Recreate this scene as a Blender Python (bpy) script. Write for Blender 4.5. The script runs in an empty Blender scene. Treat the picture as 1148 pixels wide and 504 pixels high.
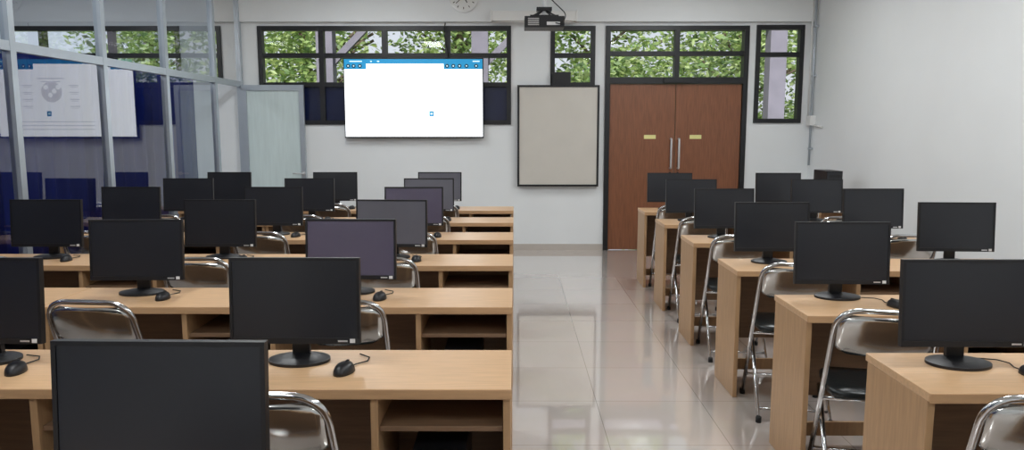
import bpy, bmesh, math, random
from mathutils import Vector, Matrix
random.seed(7)
S=bpy.context.scene
C=S.collection
try:
    S.view_settings.view_transform='Standard'
except Exception: pass

# ---------------- materials ----------------
def srgb(r,g,b):
    f=lambda c:(c/255/12.92 if c/255<=.04045 else ((c/255+.055)/1.055)**2.4)
    return (f(r),f(g),f(b),1)
def mat(name,col,rough=.5,metal=0,noise=0,nscale=5,stretch=(1,1,1),bump=0,emit=None,estr=0,coat=0,spec=.5):
    m=bpy.data.materials.new(name);m.use_nodes=True
    nt=m.node_tree;p=nt.nodes['Principled BSDF']
    p.inputs['Base Color'].default_value=col
    p.inputs['Roughness'].default_value=rough
    p.inputs['Metallic'].default_value=metal
    p.inputs['Coat Weight'].default_value=coat
    p.inputs['Specular IOR Level'].default_value=spec
    if emit:
        p.inputs['Emission Color'].default_value=emit
        p.inputs['Emission Strength'].default_value=estr
    if noise or bump:
        tc=nt.nodes.new('ShaderNodeTexCoord');mp=nt.nodes.new('ShaderNodeMapping')
        mp.inputs['Scale'].default_value=stretch
        n=nt.nodes.new('ShaderNodeTexNoise');n.inputs['Scale'].default_value=nscale;n.inputs['Detail'].default_value=5
        nt.links.new(tc.outputs['Object'],mp.inputs['Vector']);nt.links.new(mp.outputs['Vector'],n.inputs['Vector'])
        if noise:
            r=nt.nodes.new('ShaderNodeValToRGB')
            a=[max(0,c*(1-noise)) for c in col[:3]];b=[min(1,c*(1+noise)) for c in col[:3]]
            r.color_ramp.elements[0].position=.3;r.color_ramp.elements[1].position=.7
            r.color_ramp.elements[0].color=(*a,1);r.color_ramp.elements[1].color=(*b,1)
            nt.links.new(n.outputs['Fac'],r.inputs['Fac']);nt.links.new(r.outputs['Color'],p.inputs['Base Color'])
        if bump:
            bp=nt.nodes.new('ShaderNodeBump');bp.inputs['Strength'].default_value=bump;bp.inputs['Distance'].default_value=.01
            nt.links.new(n.outputs['Fac'],bp.inputs['Height']);nt.links.new(bp.outputs['Normal'],p.inputs['Normal'])
    return m
def glassmat(name,ior=1.5,tint=(1,1,1,1),rough=0.0,boost=1.0):
    m=bpy.data.materials.new(name);m.use_nodes=True;nt=m.node_tree
    for n in list(nt.nodes):nt.nodes.remove(n)
    o=nt.nodes.new('ShaderNodeOutputMaterial');mx=nt.nodes.new('ShaderNodeMixShader')
    t=nt.nodes.new('ShaderNodeBsdfTransparent');t.inputs[0].default_value=tint
    g=nt.nodes.new('ShaderNodeBsdfGlossy');g.inputs['Roughness'].default_value=rough
    f=nt.nodes.new('ShaderNodeFresnel');f.inputs['IOR'].default_value=ior
    k=nt.nodes.new('ShaderNodeMath');k.operation='MULTIPLY';k.use_clamp=True;k.inputs[1].default_value=boost
    nt.links.new(f.outputs[0],k.inputs[0]);nt.links.new(k.outputs[0],mx.inputs[0])
    nt.links.new(t.outputs[0],mx.inputs[1]);nt.links.new(g.outputs[0],mx.inputs[2]);nt.links.new(mx.outputs[0],o.inputs[0])
    return m
M={}
M['wall']=mat('wall_paint',srgb(230,233,234),.65,noise=.015,nscale=2)
M['ceil']=mat('ceiling_paint',srgb(234,235,234),.8,noise=.01)
M['base']=mat('baseboard_tile',srgb(190,182,174),.3,noise=.04)
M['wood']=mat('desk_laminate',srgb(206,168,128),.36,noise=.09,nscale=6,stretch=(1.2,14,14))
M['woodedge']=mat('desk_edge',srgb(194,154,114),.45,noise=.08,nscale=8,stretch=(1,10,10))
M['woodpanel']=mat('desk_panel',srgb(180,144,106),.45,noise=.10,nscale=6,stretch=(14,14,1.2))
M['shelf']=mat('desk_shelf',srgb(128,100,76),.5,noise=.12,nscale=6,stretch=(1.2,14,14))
M['door']=mat('door_veneer',srgb(130,82,56),.4,noise=.18,nscale=5,stretch=(16,16,1))
M['black']=mat('black_frame',srgb(22,23,27),.4,noise=.05)
M['plastic']=mat('black_plastic',srgb(20,20,24),.42,noise=.05)
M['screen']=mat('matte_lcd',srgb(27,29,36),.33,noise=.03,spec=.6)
M['screenlight']=mat('matte_lcd_reflect_purple',srgb(86,80,100),.3,noise=.05,spec=.6)  # purplish room reflection on the dark screen, painted into its base colour
M['screengrey']=mat('matte_lcd_reflect_grey',srgb(98,98,108),.3,noise=.05,spec=.6)  # lighter base colour stands in for grey reflections on a dark screen
M['chrome']=mat('chrome_tube',srgb(205,206,208),.15,1,noise=.04,nscale=20)
M['plate']=mat('steel_plate',srgb(198,198,196),.16,1,noise=.08,nscale=9,bump=.12)
M['seat']=mat('seat_vinyl',srgb(26,32,34),.3,noise=.1,bump=.1,nscale=60)
M['rubber']=mat('rubber',srgb(20,20,20),.7,noise=.05)
M['alu']=mat('aluminium',srgb(182,190,198),.4,.6,noise=.04)
M['frost']=mat('frosted_panel',srgb(200,214,214),.35,noise=.05,nscale=30,stretch=(1,1,.1))
M['navy']=mat('navy_film',srgb(20,28,62),.25,noise=.1)
M['curtain']=mat('blue_curtain',srgb(28,54,160),.8,noise=.15,nscale=8,stretch=(1,1,.2))
M['label']=mat('white_label',srgb(220,220,220),.5,noise=.02)
M['yellow']=mat('yellow_sign',srgb(228,222,150),.5,noise=.05)
M['steel']=mat('brushed_steel',srgb(225,225,225),.3,.7,noise=.05)
M['board']=mat('whiteboard_surface',srgb(206,201,192),.45,noise=.03,nscale=3)
M['white']=mat('white_plastic',srgb(228,228,226),.5,noise=.02)
M['glass']=glassmat('window_glass',1.4)
M['pglass']=glassmat('partition_glass',1.6,(.8,.86,.92,1),0,2.2)
M['tvw']=mat('tv_page_white',srgb(240,245,250),.4,noise=.01,emit=(.93,.97,1,1),estr=1.7)
M['tvp']=mat('tv_page_grey',srgb(230,230,235),.4,noise=.01,emit=(.93,.97,1,1),estr=.98)
M['tvb']=mat('tv_header_blue',srgb(20,120,170),.4,noise=.05,emit=srgb(25,130,175),estr=.9)
M['tvd']=mat('tv_icons_dark',srgb(15,40,60),.4,noise=.05,emit=srgb(15,50,70),estr=.5)
M['tvg']=mat('tv_icons_light',srgb(200,230,240),.4,noise=.05,emit=srgb(200,230,240),estr=1)
M['concrete']=mat('concrete',srgb(122,120,134),.8,noise=.1)
M['ground']=mat('outdoor_ground',srgb(130,140,105),.9,noise=.2,nscale=1)
M['bark']=mat('bark',srgb(96,84,72),.9,noise=.25,nscale=10)
M['lamp']=mat('lamp_diffuser',srgb(250,250,250),.5,noise=.01,emit=(1,.98,.95,1),estr=2)
def leafmat(i,c):
    m=mat('leaf_%d'%i,srgb(*c),.5,noise=.2,nscale=3);nt=m.node_tree
    p=nt.nodes['Principled BSDF'];o=nt.nodes['Material Output']
    t=nt.nodes.new('ShaderNodeBsdfTranslucent');t.inputs[0].default_value=srgb(min(255,c[0]+35),min(255,c[1]+30),c[2]+10)
    mx=nt.nodes.new('ShaderNodeMixShader');mx.inputs[0].default_value=.45
    nt.links.new(p.outputs[0],mx.inputs[1]);nt.links.new(t.outputs[0],mx.inputs[2]);nt.links.new(mx.outputs[0],o.inputs[0])
    return m
greens=[leafmat(i,c) for i,c in enumerate([(108,138,86),(150,176,112),(78,106,68),(184,202,150)])]
# floor tiles
fm=bpy.data.materials.new('polished_tiles');fm.use_nodes=True
nt=fm.node_tree;p=nt.nodes['Principled BSDF']
tc=nt.nodes.new('ShaderNodeTexCoord');mp=nt.nodes.new('ShaderNodeMapping');mp.inputs['Location'].default_value=(.13,.1,0)
br=nt.nodes.new('ShaderNodeTexBrick');br.offset=0;br.inputs['Scale'].default_value=1
br.inputs['Brick Width'].default_value=.6;br.inputs['Row Height'].default_value=.6
br.inputs['Mortar Size'].default_value=.0025;br.inputs['Mortar Smooth'].default_value=.3
br.inputs['Color1'].default_value=srgb(201,190,182);br.inputs['Color2'].default_value=srgb(205,195,188);br.inputs['Mortar'].default_value=srgb(160,150,143)
n=nt.nodes.new('ShaderNodeTexNoise');n.inputs['Scale'].default_value=4;n.inputs['Detail'].default_value=6
mx=nt.nodes.new('ShaderNodeMix');mx.data_type='RGBA';mx.blend_type='MULTIPLY';mx.inputs[0].default_value=.08
nt.links.new(tc.outputs['Object'],mp.inputs[0]);nt.links.new(mp.outputs[0],br.inputs[0]);nt.links.new(mp.outputs[0],n.inputs[0])
nt.links.new(br.outputs['Color'],mx.inputs[6]);nt.links.new(n.outputs['Color'],mx.inputs[7])
nt.links.new(mx.outputs[2],p.inputs['Base Color'])
p.inputs['Roughness'].default_value=.08;p.inputs['IOR'].default_value=1.7
p.inputs['Coat Weight'].default_value=1;p.inputs['Coat Roughness'].default_value=.025;p.inputs['Coat IOR'].default_value=1.75
M['floor']=fm

# ---------------- mesh builder ----------------
class B:
    def __init__(s,mats):
        s.bm=bmesh.new();s.mats=mats
    def _m(s,k):return s.mats.index(k)
    def box(s,x0,x1,y0,y1,z0,z1,k,mtx=None):
        vs=[s.bm.verts.new(Vector(v)) for v in [(x0,y0,z0),(x1,y0,z0),(x1,y1,z0),(x0,y1,z0),(x0,y0,z1),(x1,y0,z1),(x1,y1,z1),(x0,y1,z1)]]
        if mtx:
            for v in vs:v.co=mtx@v.co
        for f in [(0,3,2,1),(4,5,6,7),(0,1,5,4),(1,2,6,5),(2,3,7,6),(3,0,4,7)]:
            fc=s.bm.faces.new([vs[i] for i in f]);fc.material_index=s._m(k)
        return vs
    def cyl(s,c,r,h,k,axis='Z',n=24,r2=None,sx=1,sy=1,smooth=True):
        r2=r if r2 is None else r2
        A={'Z':(Vector((1,0,0)),Vector((0,1,0)),Vector((0,0,1))),'Y':(Vector((1,0,0)),Vector((0,0,1)),Vector((0,-1,0))),'X':(Vector((0,1,0)),Vector((0,0,1)),Vector((1,0,0)))}[axis]
        c=Vector(c);a=[];b=[]
        for i in range(n):
            t=2*math.pi*i/n
            d=A[0]*math.cos(t)*sx+A[1]*math.sin(t)*sy
            a.append(s.bm.verts.new(c+d*r));b.append(s.bm.verts.new(c+d*r2+A[2]*h))
        for i in range(n):
            f=s.bm.faces.new([a[i],a[(i+1)%n],b[(i+1)%n],b[i]]);f.material_index=s._m(k);f.smooth=smooth
        f=s.bm.faces.new(a[::-1]);f.material_index=s._m(k)
        f=s.bm.faces.new(b);f.material_index=s._m(k)
    def tube(s,pts,r,k,n=8):
        pts=[Vector(q) for q in pts];rings=[]
        t0=(pts[1]-pts[0]).normalized()
        u=t0.orthogonal().normalized()
        for i,q in enumerate(pts):
            if i==0:t=t0
            elif i==len(pts)-1:t=(pts[i]-pts[i-1]).normalized()
            else:t=((pts[i+1]-q).normalized()+(q-pts[i-1]).normalized()).normalized()
            u=(u-t*u.dot(t)).normalized();w=t.cross(u)
            rings.append([s.bm.verts.new(q+u*r*math.cos(2*math.pi*j/n)+w*r*math.sin(2*math.pi*j/n)) for j in range(n)])
        for a,b in zip(rings,rings[1:]):
            for j in range(n):
                f=s.bm.faces.new([a[j],a[(j+1)%n],b[(j+1)%n],b[j]]);f.material_index=s._m(k);f.smooth=True
        for rr in (rings[0][::-1],rings[-1]):
            f=s.bm.faces.new(rr);f.material_index=s._m(k)
    def quad(s,pts,k):
        f=s.bm.faces.new([s.bm.verts.new(Vector(q)) for q in pts]);f.material_index=s._m(k);return f
    def done(s,name,loc=(0,0,0),rot=0,bevel=0,mtx=None):
        bmesh.ops.recalc_face_normals(s.bm,faces=s.bm.faces)
        me=bpy.data.meshes.new(name);s.bm.to_mesh(me);s.bm.free()
        for k in s.mats:me.materials.append(M[k] if isinstance(k,str) else k)
        o=bpy.data.objects.new(name,me);C.objects.link(o);o.location=loc;o.rotation_euler[2]=rot
        if bevel:
            b=o.modifiers.new('bevel','BEVEL');b.width=bevel;b.segments=2;b.limit_method='ANGLE';b.angle_limit=math.radians(50)
        return o
def dup(o,loc,rot=0):
    n=o.copy();C.objects.link(n);n.location=loc;n.rotation_euler[2]=rot;return n
def fillet(pts,rs,n=6):
    out=[Vector(pts[0])]
    for i in range(1,len(pts)-1):
        a,b,c=Vector(pts[i-1]),Vector(pts[i]),Vector(pts[i+1]);r=rs[i-1]
        p0=b+(a-b).normalized()*r;p1=b+(c-b).normalized()*r
        for j in range(n+1):
            t=j/n;out.append(p0*(1-t)**2+b*2*t*(1-t)+p1*t*t)
    out.append(Vector(pts[-1]));return out

XR=3.75;XL=-3.45;YB=9.49;H=3.5;YF=-2.2;XLL=-7.2
# ---------------- shell ----------------
b=B(['floor']);b.box(XLL,XR,YF,YB+.2,-.1,0,'floor');b.done('floor')
b=B(['ceil']);b.box(XLL-.2,XR+.2,YF-.2,YB+.2,H,H+.2,'ceil');b.done('ceiling')
def wallholes(name,x0,x1,z0,z1,y0,y1,holes,k='wall'):
    xs=sorted({x0,x1,*[h[0] for h in holes],*[h[1] for h in holes]});zs=sorted({z0,z1,*[h[2] for h in holes],*[h[3] for h in holes]})
    b=B([k])
    for i in range(len(xs)-1):
        runs=[]
        for j in range(len(zs)-1):
            cx=(xs[i]+xs[i+1])/2;cz=(zs[j]+zs[j+1])/2
            if any(h[0]<cx<h[1] and h[2]<cz<h[3] for h in holes):continue
            if runs and abs(runs[-1][1]-zs[j])<1e-6:runs[-1][1]=zs[j+1]
            else:runs.append([zs[j],zs[j+1]])
        for r in runs:b.box(xs[i],xs[i+1],y0,y1,r[0],r[1],k)
    return b.done(name)
W1=(-3.22,-.045,1.61,2.83);W2=(.45,1.01,1.61,2.83);DR=(1.14,2.93,0,2.83);W3=(3.02,3.62,1.63,2.84)
W0=(-6.8,-4.2,1.61,2.83)
wallholes('wall_back',XLL-.2,XR+.2,0,H,YB,YB+.2,[W0,W1,W2,DR,W3])
b=B(['wall']);b.box(XR,XR+.2,YF,YB,0,H,'wall');b.done('wall_right')
b=B(['wall']);b.box(XLL-.2,XLL,YF,YB,0,H,'wall');b.done('wall_left')
b=B(['wall']);b.box(XLL-.2,XR+.2,YF-.2,YF,0,H,'wall');b.done('wall_front')
b=B(['wall']);b.box(XL+.03,XR,YB-.06,YB,2.875,H,'wall');b.done('trim_1')
b=B(['base']);b.box(XL+.04,1.14,YB-.012,YB,0,.08,'base');b.box(2.93,XR,YB-.012,YB,0,.08,'base');b.done('baseboard_back')
b=B(['base']);b.box(XR-.012,XR,YF,YB-.012,0,.08,'base');b.done('baseboard_right')

def window(name,hole,vs,hs,solid=None,fy0=YB-.02,fy1=YB+.08,t=.055):
    x0,x1,z0,z1=hole
    b=B(['black','glass','navy'])
    b.box(x0,x0+t,fy0,fy1,z0,z1,'black');b.box(x1-t,x1,fy0,fy1,z0,z1,'black')
    b.box(x0+t,x1-t,fy0,fy1,z0,z0+t,'black');b.box(x0+t,x1-t,fy0,fy1,z1-t,z1,'black')
    for v in vs:b.box(v-.032,v+.032,fy0+.003,fy1,z0+t,z1-t,'black')
    for h in hs:b.box(x0+t,x1-t,fy0+.006,fy1-.003,h-.028,h+.028,'black')
    gy=YB+.04
    s=solid if solid else z0
    if solid:b.box(x0+t,x1-t,gy-.004,gy+.004,z0+t,solid,'navy')
    b.quad([(x0+t,gy,s),(x1-t,gy,s),(x1-t,gy,z1-t),(x0+t,gy,z1-t)],'glass')
    return b.done(name)
w=(W1[1]-W1[0])/4
window('window_1',W1,[W1[0]+w*i for i in (1,2,3)],[2.47,2.11],2.09)
window('window_2',W2,[],[2.47,2.11],2.09)
window('window_3',W3,[],[2.48])
w=(W0[1]-W0[0])/3
window('window_4',W0,[W0[0]+w*i for i in (1,2)],[2.47,2.11],2.09)
# transom over door + door frame
b=B(['black','glass'])
x0,x1,z0,z1=DR
b.box(x0,x0+.06,YB-.03,YB+.1,0,z1,'black');b.box(x1-.06,x1,YB-.03,YB+.1,0,z1,'black')
b.box(x0+.06,x1-.06,YB-.03,YB+.1,z1-.055,z1,'black');b.box(x0+.06,x1-.06,YB-.03,YB+.1,2.12,2.20,'black')
b.box(x0+.06,x1-.06,YB-.02,YB+.09,2.465,2.52,'black');b.box(2.005,2.065,YB-.025,YB+.09,2.2,z1-.055,'black')
b.quad([(x0+.06,YB+.04,2.2),(x1-.06,YB+.04,2.2),(x1-.06,YB+.04,z1-.05),(x0+.06,YB+.04,z1-.05)],'glass')
b.box(1.87,2.2,YB-.06,YB-.031,2.13,2.19,'black')
b.done('window_5')
xm=(x0+x1)/2
for i,(a,c) in enumerate([(x0+.065,xm-.004),(xm+.004,x1-.065)]):
    b=B(['door','steel','yellow','black'])
    b.box(a,c,YB+.0,YB+.045,.008,2.115,'door')
    hx=xm-.05 if i==0 else xm+.05
    b.tube(fillet([(hx,YB,1.06),(hx,YB-.05,1.06),(hx,YB-.05,1.43),(hx,YB,1.43)],[.02,.02]),.014,'steel',12)
    sx=hx-.34 if i==0 else hx+.14
    b.box(sx,sx+.15,YB-.003,YB,1.43,1.48,'yellow')
    b.box(hx-.012,hx+.012,YB-.006,YB,.96,1.01,'black')
    b.done('door_%d'%(i+1),bevel=.002)

# ---------------- glass partition ----------------
b=B(['alu','pglass'])
posts=[-2.17,-.8,.35,1.5,2.75,4.0,5.15,6.3,7.42,8.62,9.44]
for y in posts:b.box(XL-.03,XL+.03,y-.03,y+.03,0,H,'alu')
for y,y2 in zip(posts,posts[1:]):
    isdoor=(y>8.5)
    b.box(XL-.028,XL+.028,y+.03,y2-.03,2.08,2.145,'alu')
    b.box(XL-.028,XL+.028,y+.03,y2-.03,H-.05,H,'alu')
    b.quad([(XL,y+.03,2.14),(XL,y2-.03,2.14),(XL,y2-.03,H-.05),(XL,y+.03,H-.05)],'pglass')
    if not isdoor:
        b.box(XL-.028,XL+.028,y+.03,y2-.03,0,.1,'alu')
        b.quad([(XL,y+.03,.1),(XL,y2-.03,.1),(XL,y2-.03,2.08),(XL,y+.03,2.08)],'pglass')
b.done('glass_partition')
# open leaf
b=B(['alu','frost','steel'])
dx0,dx1,dy0,dy1=XL+.035,-2.64,9.375,9.415
b.box(dx0,dx0+.06,dy0,dy1,.015,2.1,'alu');b.box(dx1-.06,dx1,dy0,dy1,.015,2.1,'alu')
for z,t in ((.015,.12),(2.03,.07)):b.box(dx0+.06,dx1-.06,dy0,dy1,z,z+t,'alu')
b.box(dx0+.06,dx1-.06,dy0+.015,dy0+.025,.135,2.03,'frost')
b.tube(fillet([(dx1-.03,dy0,1.0),(dx1-.03,dy0-.05,1.0),(dx1-.15,dy0-.05,1.0)],[.015]),.009,'steel')
b.cyl((dx1-.03,dy0,1.0),.022,.008,'steel','Y')
b.done('door_3')
# curtain
b=B(['curtain'])
N=420;pv=None
for i in range(N+1):
    y=-2+(8.5+2)*i/N
    x=XL-.2+.035*math.sin(i*.75)+.012*math.sin(i*.31)
    v=(b.bm.verts.new((x,y,.04)),b.bm.verts.new((x,y,2.13)))
    if pv:
        f=b.bm.faces.new([pv[0],v[0],v[1],pv[1]]);f.smooth=True
    pv=v
o=b.done('blue_curtain')
b=B(['alu']);b.tube([(XL-.2,-2.1,2.148),(XL-.2,8.6,2.148)],.014,'alu')
for y in (-2,.6,3.2,5.8,8.4):b.tube([(XL-.2,y,2.148),(XL-.03,y,2.148)],.008,'alu')
cr=b.done('curtain_rod')

# ---------------- desks ----------------
DD=.415
def desk(name,width,panels,shelves,back,x_right):
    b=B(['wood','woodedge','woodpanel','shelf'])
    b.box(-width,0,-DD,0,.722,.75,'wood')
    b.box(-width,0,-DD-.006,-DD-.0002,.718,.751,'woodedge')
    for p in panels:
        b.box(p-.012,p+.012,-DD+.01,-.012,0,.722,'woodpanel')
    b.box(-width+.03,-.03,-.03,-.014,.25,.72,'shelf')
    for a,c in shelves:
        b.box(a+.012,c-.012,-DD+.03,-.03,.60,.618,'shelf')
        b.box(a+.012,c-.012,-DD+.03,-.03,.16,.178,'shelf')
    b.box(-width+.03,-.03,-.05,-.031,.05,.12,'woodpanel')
    return b.done(name,(x_right,back,0),bevel=.0025)
LB=[1.60,2.63,3.70,4.73,5.76,6.76,7.72]
RB=[1.58,2.60,3.55,4.57,5.61,6.64,7.60]
dl=dm=dr=None
for y in LB:
    if dl is None:
        dl=desk('computer_desk',2.15,[-.014,-.43,-1.10,-1.50,-2.136],[(-.43,-.014),(-1.5,-1.1)],y,-.01)
        dm=desk('computer_desk',1.18,[-.014,-.42,-1.166],[(-.42,-.014)],y,-2.165)
    else:
        dup(dl,(-.01,y,0));dup(dm,(-2.165,y,0))
for y in RB:
    if dr is None:dr=desk('computer_desk',1.72,[-.014,-.66,-1.02,-1.706],[(-1.02,-.66)],y,2.99)
    else:dup(dr,(2.99,y,0))

# ---------------- monitor ----------------
def monitor(name,scr):
    b=B(['plastic',scr,'label','steel'])
    T=Matrix.Translation((0,-.01,.22))@Matrix.Rotation(math.radians(-4),4,'X')
    w,h=.2225,.1475
    b.box(-w,w,0,.018,-h,h,'plastic',T)
    b.box(-w,w,-.005,-.0001,-h,-h+.020,'plastic',T);b.box(-w,w,-.005,-.0001,h-.010,h,'plastic',T)
    b.box(-w,-w+.010,-.005,-.0001,-h+.020,h-.010,'plastic',T);b.box(w-.010,w,-.005,-.0001,-h+.020,h-.010,'plastic',T)
    b.box(-w+.010,w-.010,-.002,-.0002,-h+.020,h-.010,scr,T)
    b.box(-.17,.17,.018,.038,-.10,.11,'plastic',T)
    b.box(-.09,.09,.038,.052,-.07,.07,'plastic',T)
    b.box(w-.034,w-.016,-.0058,-.0051,-h+.004,-h+.018,'label',T)
    b.box(w-.075,w-.042,-.0058,-.0051,-h+.007,-h+.013,'steel',T)
    b.box(-.03,.03,.04,.058,.012,.2,'plastic')
    b.cyl((0,.02,0),.085,.010,'plastic',n=40,sx=1.25,sy=.95)
    b.cyl((0,.02,.010),.083,.010,'plastic',n=40,r2=.045,sx=1.25,sy=.95)
    return b.done(name,bevel=.0015)
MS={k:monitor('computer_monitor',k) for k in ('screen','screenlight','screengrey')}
used=set()
def mouse():
    b=B(['plastic','rubber'])
    bm=b.bm;n=16
    prev=None
    for j in range(7):
        ph=j/6*math.pi/2;r=math.cos(ph)**.6 if j<6 else 0.02
        ring=[bm.verts.new((.031*r*math.cos(2*math.pi*i/n),.052*r*math.sin(2*math.pi*i/n),.034*math.sin(ph))) for i in range(n)]
        if prev:
            for i in range(n):
                f=bm.faces.new([prev[i],prev[(i+1)%n],ring[(i+1)%n],ring[i]]);f.smooth=True
        else:bm.faces.new(ring[::-1])
        prev=ring
    bm.faces.new(prev)
    b.box(-.004,.004,.018,.034,.026,.034,'rubber')
    pts=[(0,.05,.006),(.006,.08,.004),(.03,.12,.004),(.02,.16,.004),(-.03,.19,.004)]
    sm=[]
    for i in range(len(pts)-1):
        for t in (0,.5):sm.append(Vector(pts[i]).lerp(Vector(pts[i+1]),t))
    sm.append(Vector(pts[-1]))
    b.tube(sm,.0022,'rubber',6)
    return b.done('computer_mouse')
ms=mouse();ms_used=False
def place_m(x,y,kind='screen',dy=0):
    global ms_used
    r=math.radians(random.uniform(-3,3))
    loc=(x,y-.15+dy,.7505);o=MS[kind]
    if kind in used:dup(o,loc,r)
    else:o.location=loc;o.rotation_euler[2]=r;used.add(kind)
    ml=(x+random.uniform(.155,.19),y-.255,.7505);mr=random.uniform(-.3,.3)
    if ms_used:dup(ms,ml,mr)
    else:ms.location=ml;ms.rotation_euler[2]=mr;ms_used=True

# ---------------- folding chair ----------------
def chair():
    b=B(['chrome','plate','seat','rubber'])
    r=.011
    pts=[(-.205,.34,.012),(-.20,.10,.47),(-.185,-.03,.845),(.185,-.03,.845),(.20,.10,.47),(.205,.34,.012)]
    b.tube(fillet(pts,[.06,.10,.10,.06],8),r,'chrome',10)
    b.tube(fillet([(-.178,.30,.432),(-.183,-.10,.012)],[]),r,'chrome',10)
    b.tube(fillet([(.178,.30,.432),(.183,-.10,.012)],[]),r,'chrome',10)
    b.tube([(-.18,-.055,.06),(.18,-.055,.06)],.008,'chrome')
    b.tube([(-.2,.27,.145),(.2,.27,.145)],.008,'chrome')
    b.tube([(-.195,.115,.432),(.195,.115,.432)],.008,'chrome')
    b.tube([(-.178,.30,.432),(.178,.30,.432)],.008,'chrome')
    for x in (-.205,.205):b.cyl((x,.34,0),.015,.03,'rubber',n=12)
    for x in (-.183,.183):b.cyl((x,-.10,0),.015,.03,'rubber',n=12)
    bm=b.bm;n=40
    def ring(s,z):
        out=[]
        for i in range(n):
            t=2*math.pi*i/n;c,q=math.cos(t),math.sin(t)
            e=.35
            out.append(bm.verts.new((.172*s*math.copysign(abs(c)**e,c),.25+.175*s*math.copysign(abs(q)**e,q),z)))
        return out
    rs=[ring(.95,.443),ring(1,.45),ring(1,.468),ring(.95,.478),ring(.6,.483)]
    for a,c in zip(rs,rs[1:]):
        for i in range(n):
            f=bm.faces.new([a[i],a[(i+1)%n],c[(i+1)%n],c[i]]);f.material_index=2;f.smooth=True
    f=bm.faces.new(rs[0][::-1]);f.material_index=2
    f=bm.faces.new(rs[-1]);f.material_index=2
    NX,NZ=16,10;G=[[],[]]
    for side in (0,1):
        for j in range(NZ+1):
            v=j/NZ;z=.65+.175*v
            hw=.178
            d=abs(v-.5)*2
            hw-= .05*max(0,(d-.55)/.45)**2
            row=[]
            for i in range(NX+1):
                u=-1+2*i/NX
                y=-.03+(.845-z)/.375*.13-.028*(1-u*u)-.012*math.sin(v*math.pi)+(.004 if side else 0)
                row.append(bm.verts.new((u*hw,y,z)))
            G[side].append(row)
    for side in (0,1):
        for j in range(NZ):
            for i in range(NX):
                f=bm.faces.new([G[side][j][i],G[side][j][i+1],G[side][j+1][i+1],G[side][j+1][i]]);f.material_index=1;f.smooth=True
    def strip(a,c):
        for i in range(len(a)-1):
            f=bm.faces.new([a[i],a[i+1],c[i+1],c[i]]);f.material_index=1
    strip(G[0][0],G[1][0]);strip(G[0][-1],G[1][-1])
    strip([r[0] for r in G[0]],[r[0] for r in G[1]]);strip([r[-1] for r in G[0]],[r[-1] for r in G[1]])
    return b.done('folding_chair')
ch=chair();ch_used=False
def place_c(x,yback,deg=None,gap=.25):
    global ch_used
    loc=(x,yback-DD-gap,0);r=math.radians(random.uniform(-4,4) if deg is None else deg)
    if ch_used:dup(ch,loc,r)
    else:ch.location=loc;ch.rotation_euler[2]=r;ch_used=True

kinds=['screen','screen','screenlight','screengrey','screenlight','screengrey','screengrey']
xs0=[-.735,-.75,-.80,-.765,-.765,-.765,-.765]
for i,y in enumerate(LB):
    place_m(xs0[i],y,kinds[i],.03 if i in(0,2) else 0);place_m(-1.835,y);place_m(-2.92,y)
    place_c(-.69 if i==1 else -.73,y,3 if i==2 else None,.28);place_c(-1.76,y,-6 if i==2 else None,.28);place_c(-2.95,y)
xr=[1.55,1.525,1.55,1.545,1.55,1.55,1.56]
for i,y in enumerate(RB):
    place_m(xr[i],y,'screen',.07 if i==2 else 0);place_m(2.65,y,'screen' if i!=4 else 'screen')
    place_c([1.5,1.45,1.46,1.5,1.51,1.52,1.53][i],y,[-4,-13,-13,-9,-6,-4,-4][i],.29);place_c(2.66,y)

# pc towers in bays
def tower():
    b=B(['plastic','screen','steel'])
    b.box(-.085,.085,-.17,.17,0,.36,'plastic')
    b.box(-.078,.078,-.176,-.1701,.01,.35,'screen')
    b.box(-.065,.065,-.179,-.1761,.29,.32,'plastic');b.box(-.065,.065,-.179,-.1761,.245,.275,'plastic')
    b.cyl((0,-.176,.2),.009,.004,'steel','Y',n=16)
    for i in range(6):b.box(-.06,.06,-.178,-.1761,.04+i*.018,.048+i*.018,'plastic')
    return b.done('computer_tower',bevel=.003)
tw=tower();tw.location=(-.24,LB[1]-.225,.1785)
for y in [LB[0]]+LB[2:]:
    dup(tw,(-.24,y-.225,.1785))
for y in LB:dup(tw,(-1.31,y-.225,.1785));dup(tw,(-2.39,y-.225,.1785))
for y in RB:dup(tw,(2.15,y-.225,.1785))
# side table w/ tower
b=B(['wood','woodpanel','woodedge'])
b.box(3.08,3.70,7.8,8.3,.725,.75,'wood');b.box(3.09,3.115,7.82,8.28,0,.725,'woodpanel');b.box(3.665,3.69,7.82,8.28,0,.725,'woodpanel')
b.box(3.115,3.665,8.2,8.22,.3,.725,'woodpanel');b.box(3.08,3.70,7.794,7.7998,.72,.751,'woodedge')
b.done('side_table',bevel=.0025)
dup(tw,(3.40,8.05,.7505))

# ---------------- TV ----------------
b=B(['plastic','tvw','tvb','tvd','tvg','tvp'])
x0,x1,z0,z1=-2.14,-.39,1.44,2.43;f=YB-.085
b.box(x0,x1,f,f+.05,z0,z1,'plastic');b.box(x0+.4,x1-.4,f+.05,YB-.025,z0+.25,z1-.25,'plastic')
ix0,ix1,iz0,iz1=x0+.012,x1-.012,z0+.02,z1-.012
X=lambda u:ix0+(ix1-ix0)*u
Z=lambda v:iz1-(iz1-iz0)*v
def sc(u0,u1,v0,v1,k,d):
    b.quad([(X(u0),f-d,Z(v1)),(X(u1),f-d,Z(v1)),(X(u1),f-d,Z(v0)),(X(u0),f-d,Z(v0))],k)
def disc(u,v,r,k,d,n=20):
    b.quad([(X(u)+r*math.cos(2*math.pi*i/n),f-d,Z(v)+r*math.sin(2*math.pi*i/n)) for i in range(n)],k)
sc(0,1,.13,1,'tvw',.001);sc(0,1,0,.13,'tvb',.001)
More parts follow.
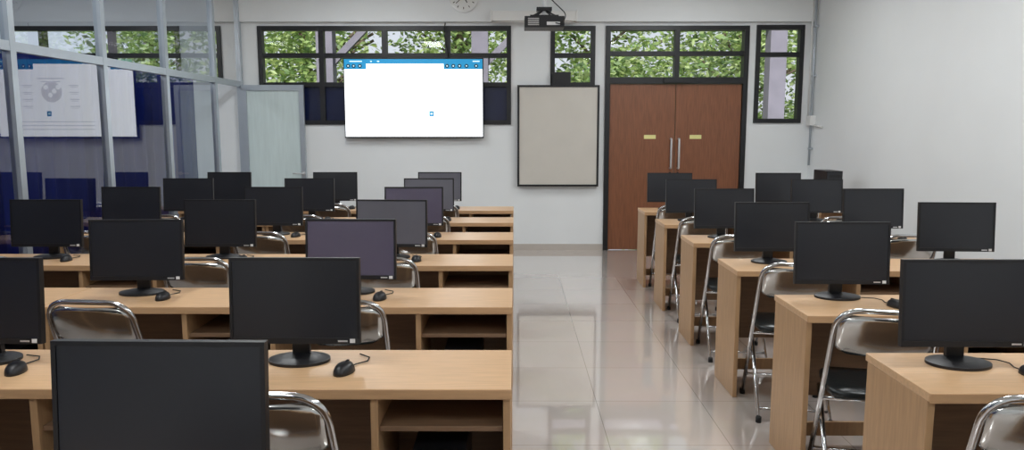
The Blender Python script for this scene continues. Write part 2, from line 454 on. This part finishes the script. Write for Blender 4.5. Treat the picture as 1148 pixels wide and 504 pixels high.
sc(.16,.72,.06,.14,'tvw',.0025)
for u in (.03,.07,.115,.745,.79,.835,.885,.955):disc(u,.088,.024,'tvd',.003);disc(u,.088,.009,'tvg',.004)
for u,l in ((.04,.09),(.19,.012),(.24,.016),(.93,.05)):sc(u,u+l,.022,.036,'tvg',.003)
# page content (globe, text) a little dimmer than the page
disc(.6,.42,.13,'tvp',.002,32)
for i in range(4):disc(.55+.03*i,.36+.05*(i%3),.03,'tvw',.003,12)
for v,l in ((.24,.2),(.28,.14)):sc(.6-l/2,.6+l/2,v,v+.015,'tvp',.002)
for u in (.40,.74):
    for v in (.33,.42,.51,.60):sc(u,u+.07,v,v+.014,'tvp',.002);sc(u+.01,u+.06,v+.025,v+.034,'tvp',.002)
for v in (.80,.85,.90):sc(.3,.9,v,v+.012,'tvp',.002)
sc(.612,.645,.67,.735,'tvb',.003);sc(.62,.637,.69,.715,'tvg',.004)
b.done('wall_television')
b=B(['rubber']);b.tube([(-.86,YB-.075,2.86),(-.875,YB-.09,2.72),(-.85,YB-.085,2.6),(-.83,YB-.07,2.5),(-.83,YB-.05,2.44)],.007,'rubber');b.done('power_cable')
# ---------------- whiteboard ----------------
b=B(['board','black','steel'])
x0,x1,z0,z1=.035,1.065,.83,2.10
b.box(x0+.02,x1-.02,YB-.07,YB-.045,z0+.02,z1-.02,'board')
for q in ((x0,x1,z0,z0+.025),(x0,x1,z1-.025,z1),(x0,x0+.025,z0+.025,z1-.025),(x1-.025,x1,z0+.025,z1-.025)):
    b.box(q[0],q[1],YB-.08,YB-.025,q[2],q[3],'black')
b.box(x0+.1,x1-.1,YB-.026,YB-.0005,z0+.2,z0+.24,'steel');b.box(x0+.1,x1-.1,YB-.026,YB-.0005,1.5,1.54,'steel')
b.done('whiteboard')
b=B(['plastic','steel']);b.box(.47,.70,YB-.085,YB-.035,2.1005,2.26,'plastic');b.box(.49,.68,YB-.088,YB-.0851,2.12,2.24,'plastic');b.done('small_speaker',bevel=.006)
# ---------------- clock ----------------
b=B(['white','black','steel'])
cy=YB-.061;c=(-.63,cy,3.17)
b.cyl(c,.185,.03,'steel','Y',n=48);b.cyl((c[0],cy-.03,c[2]),.165,.002,'white','Y',n=48)
for i in range(12):
    a=i*math.pi/6;T=Matrix.Translation((c[0],cy-.033,c[2]))@Matrix.Rotation(a,4,'Y')
    b.box(-.005,.005,-.001,0,.125,.15,'black',T)
for a,l,w_ in ((2.6,.085,.006),(4.0,.125,.004)):
    T=Matrix.Translation((c[0],cy-.036,c[2]))@Matrix.Rotation(a,4,'Y');b.box(-w_,w_,-.001,0,-.02,l,'black',T)
b.done('wall_clock')
# ---------------- screen case + projector ----------------
b=B(['white','steel']);b.box(-.28,.75,YB-.16,YB-.061,2.87,2.99,'white');b.box(-.30,-.28,YB-.165,YB-.0605,2.86,3.0,'white');b.box(.75,.77,YB-.165,YB-.0605,2.86,3.0,'white')
b.box(-.25,.72,YB-.125,YB-.105,2.855,2.87,'steel');b.done('projector_screen_case',bevel=.006)
b=B(['plastic','black','steel','glass'])
px,py,pz=.27,7.0,2.465
b.box(px-.18,px+.18,py-.13,py+.13,pz,pz+.10,'plastic')
b.box(px-.13,px+.13,py-.1,py+.1,pz+.10,pz+.115,'black')
b.cyl((px+.09,py+.13,pz+.05),.035,.04,'black','Y',n=24)
b.cyl((px+.09,py+.175,pz+.05),.04,.045,'black','Y',n=24)
b.tube([(px,py,pz+.11),(px,py,H-.02)],.02,'steel',14);b.cyl((px,py,H-.02),.07,.02,'steel')
for a in (-1,1):
    for c2 in (-1,1):b.tube([(px+a*.12,py+c2*.09,pz+.10),(px,py,pz+.17)],.007,'black')
b.box(px-.07,px+.07,py-.06,py+.06,pz+.16,pz+.19,'black')
for i in range(5):b.box(px-.15,px-.05,py-.132,py-.1301,pz+.02+i*.014,pz+.026+i*.014,'steel')
b.box(px+.02,px+.14,py-.132,py-.1301,pz+.02,pz+.05,'steel')
b.tube(fillet([(px+.1,py-.13,pz+.04),(px+.16,py-.18,pz+.02),(px+.2,py-.1,pz+.12),(px+.03,py,pz+.3),(px+.025,py,H)],[.04,.05,.05]),.005,'black')
b.done('ceiling_projector',bevel=.004)
# ---------------- conduit ----------------
b=B(['white','alu'])
b.tube([(3.715,YB-.1,1.1),(3.715,YB-.1,H)],.014,'alu');b.tube([(3.69,YB-.06,1.7),(3.69,YB-.06,H)],.01,'white')
b.box(3.68,XR-.001,YB-.17,YB-.04,1.60,1.72,'white');b.tube([(3.735,YB-.4,1.58),(3.735,YB-.17,1.60)],.012,'white')
for z in (1.3,2.2,2.8):b.box(3.7,XR-.001,YB-.12,YB-.08,z,z+.02,'alu')
b.done('wall_conduit')
# ---------------- ceiling lamps ----------------
def lamp(x,y,P):
    b=B(['white','lamp'])
    b.box(-.18,.18,-.62,.62,-.07,0,'white');b.box(-.16,.16,-.60,.60,-.0715,-.0701,'lamp')
    o=b.done('ceiling_lamp',(x,y,H))
    l=bpy.data.lights.new('tube_light','AREA');l.shape='RECTANGLE';l.size=.32;l.size_y=1.2;l.energy=P;l.color=(.94,.98,1)
    lo=bpy.data.objects.new('tube_light',l);C.objects.link(lo);lo.parent=o;lo.location=(0,0,-.08)
for x in (-1.8,2.0):
    for y in (-.6,2.2,5.0,7.6):lamp(x,y,36 if y<4 else (42 if y<7 else 30))
lamp(-5.4,3,30);lamp(-5.4,7,30)
# ---------------- outdoors ----------------
b=B(['ground']);b.box(-25,25,YB+.2,40,-.3,-.1,'ground');b.done('ground')
def tree(x,y,h,R,nl):
    b=B(['bark']+greens);bm=b.bm
    b.tube([(0,0,-.2),(.05,.05,h*.3),(-.05,0,h*.55),(.1,.1,h*.85)],.12,'bark',10)
    for i in range(7):
        a=random.uniform(0,6.28);z=h*random.uniform(.3,.6);r=R*.7
        b.tube([(0,0,z),(math.cos(a)*r*.5,math.sin(a)*r*.5,z+.5),(math.cos(a)*r,math.sin(a)*r,z+.9)],.03,'bark',6)
    cl=[(Vector((random.gauss(0,R*.5),max(-2.2,random.gauss(0,R*.4)),random.uniform(h*.22,h*.95))),random.uniform(.5,1.0)) for _ in range(38)]
    for i in range(nl):
        c,cr=random.choice(cl)
        d=Vector((random.gauss(0,1),random.gauss(0,1),random.gauss(0,1))).normalized()*cr*random.uniform(.5,1)
        p=c+d
        u=Vector((random.gauss(0,1),random.gauss(0,1),random.gauss(0,.5))).normalized()
        w=u.cross(Vector((random.gauss(0,1),random.gauss(0,1),random.gauss(0,1)))).normalized()
        L=random.uniform(.05,.10);q=L*.42
        f=bm.faces.new([bm.verts.new(v) for v in (p-u*L,p+w*q,p+u*L,p-w*q)])
        f.material_index=1+random.choices(range(4),[4,4,2,4])[0]
    return b.done('tree',(x,y,0))
for x,y,h in ((-8,16.6,6),(-4.4,16,6.2),(-1.2,16.6,6),(1.9,15.9,6),(4.9,16.2,6.2),(8.5,17,6)):
    tree(x,y,h,2.0,11000)
b=B(['concrete'])
for x in (-3.0,-.55,4.15):b.box(x-.13,x+.13,11.9,12.16,-.1,3.25,'concrete')
b.box(-9,9,11.85,12.2,3.25,3.45,'concrete')
for x in (-3.0,-.55):
    T=Matrix.Translation((x,12.03,2.5))@Matrix.Rotation(math.radians(45),4,'Y');b.box(-.05,.05,-.05,.05,0,1.05,'concrete',T)
b.done('covered_walkway')
# world + sun
w=bpy.data.worlds.new('sky');S.world=w;w.use_nodes=True
nt=w.node_tree;bg=nt.nodes['Background']
sk=nt.nodes.new('ShaderNodeTexSky');sk.sky_type='HOSEK_WILKIE'
sk.turbidity=6;sk.sun_direction=Vector((.3,-.5,.8)).normalized()
hs=nt.nodes.new('ShaderNodeHueSaturation');hs.inputs['Saturation'].default_value=.3
nt.links.new(sk.outputs[0],hs.inputs['Color']);nt.links.new(hs.outputs[0],bg.inputs[0]);bg.inputs[1].default_value=3.6
l=bpy.data.lights.new('sun','SUN');l.energy=6.0;l.angle=.05;l.color=(1,.97,.9)
o=bpy.data.objects.new('sun',l);C.objects.link(o);o.rotation_euler=(math.radians(48),0,math.radians(-20))
# ---------------- camera ----------------
cd=bpy.data.cameras.new('camera');cam=bpy.data.objects.new('camera',cd);C.objects.link(cam)
cd.sensor_width=36;cd.lens=26.03;cam.location=(0,0,1.55)
cam.rotation_euler=(math.radians(90-7.35),0,math.radians(.2))
cd.clip_start=.05
S.camera=cam
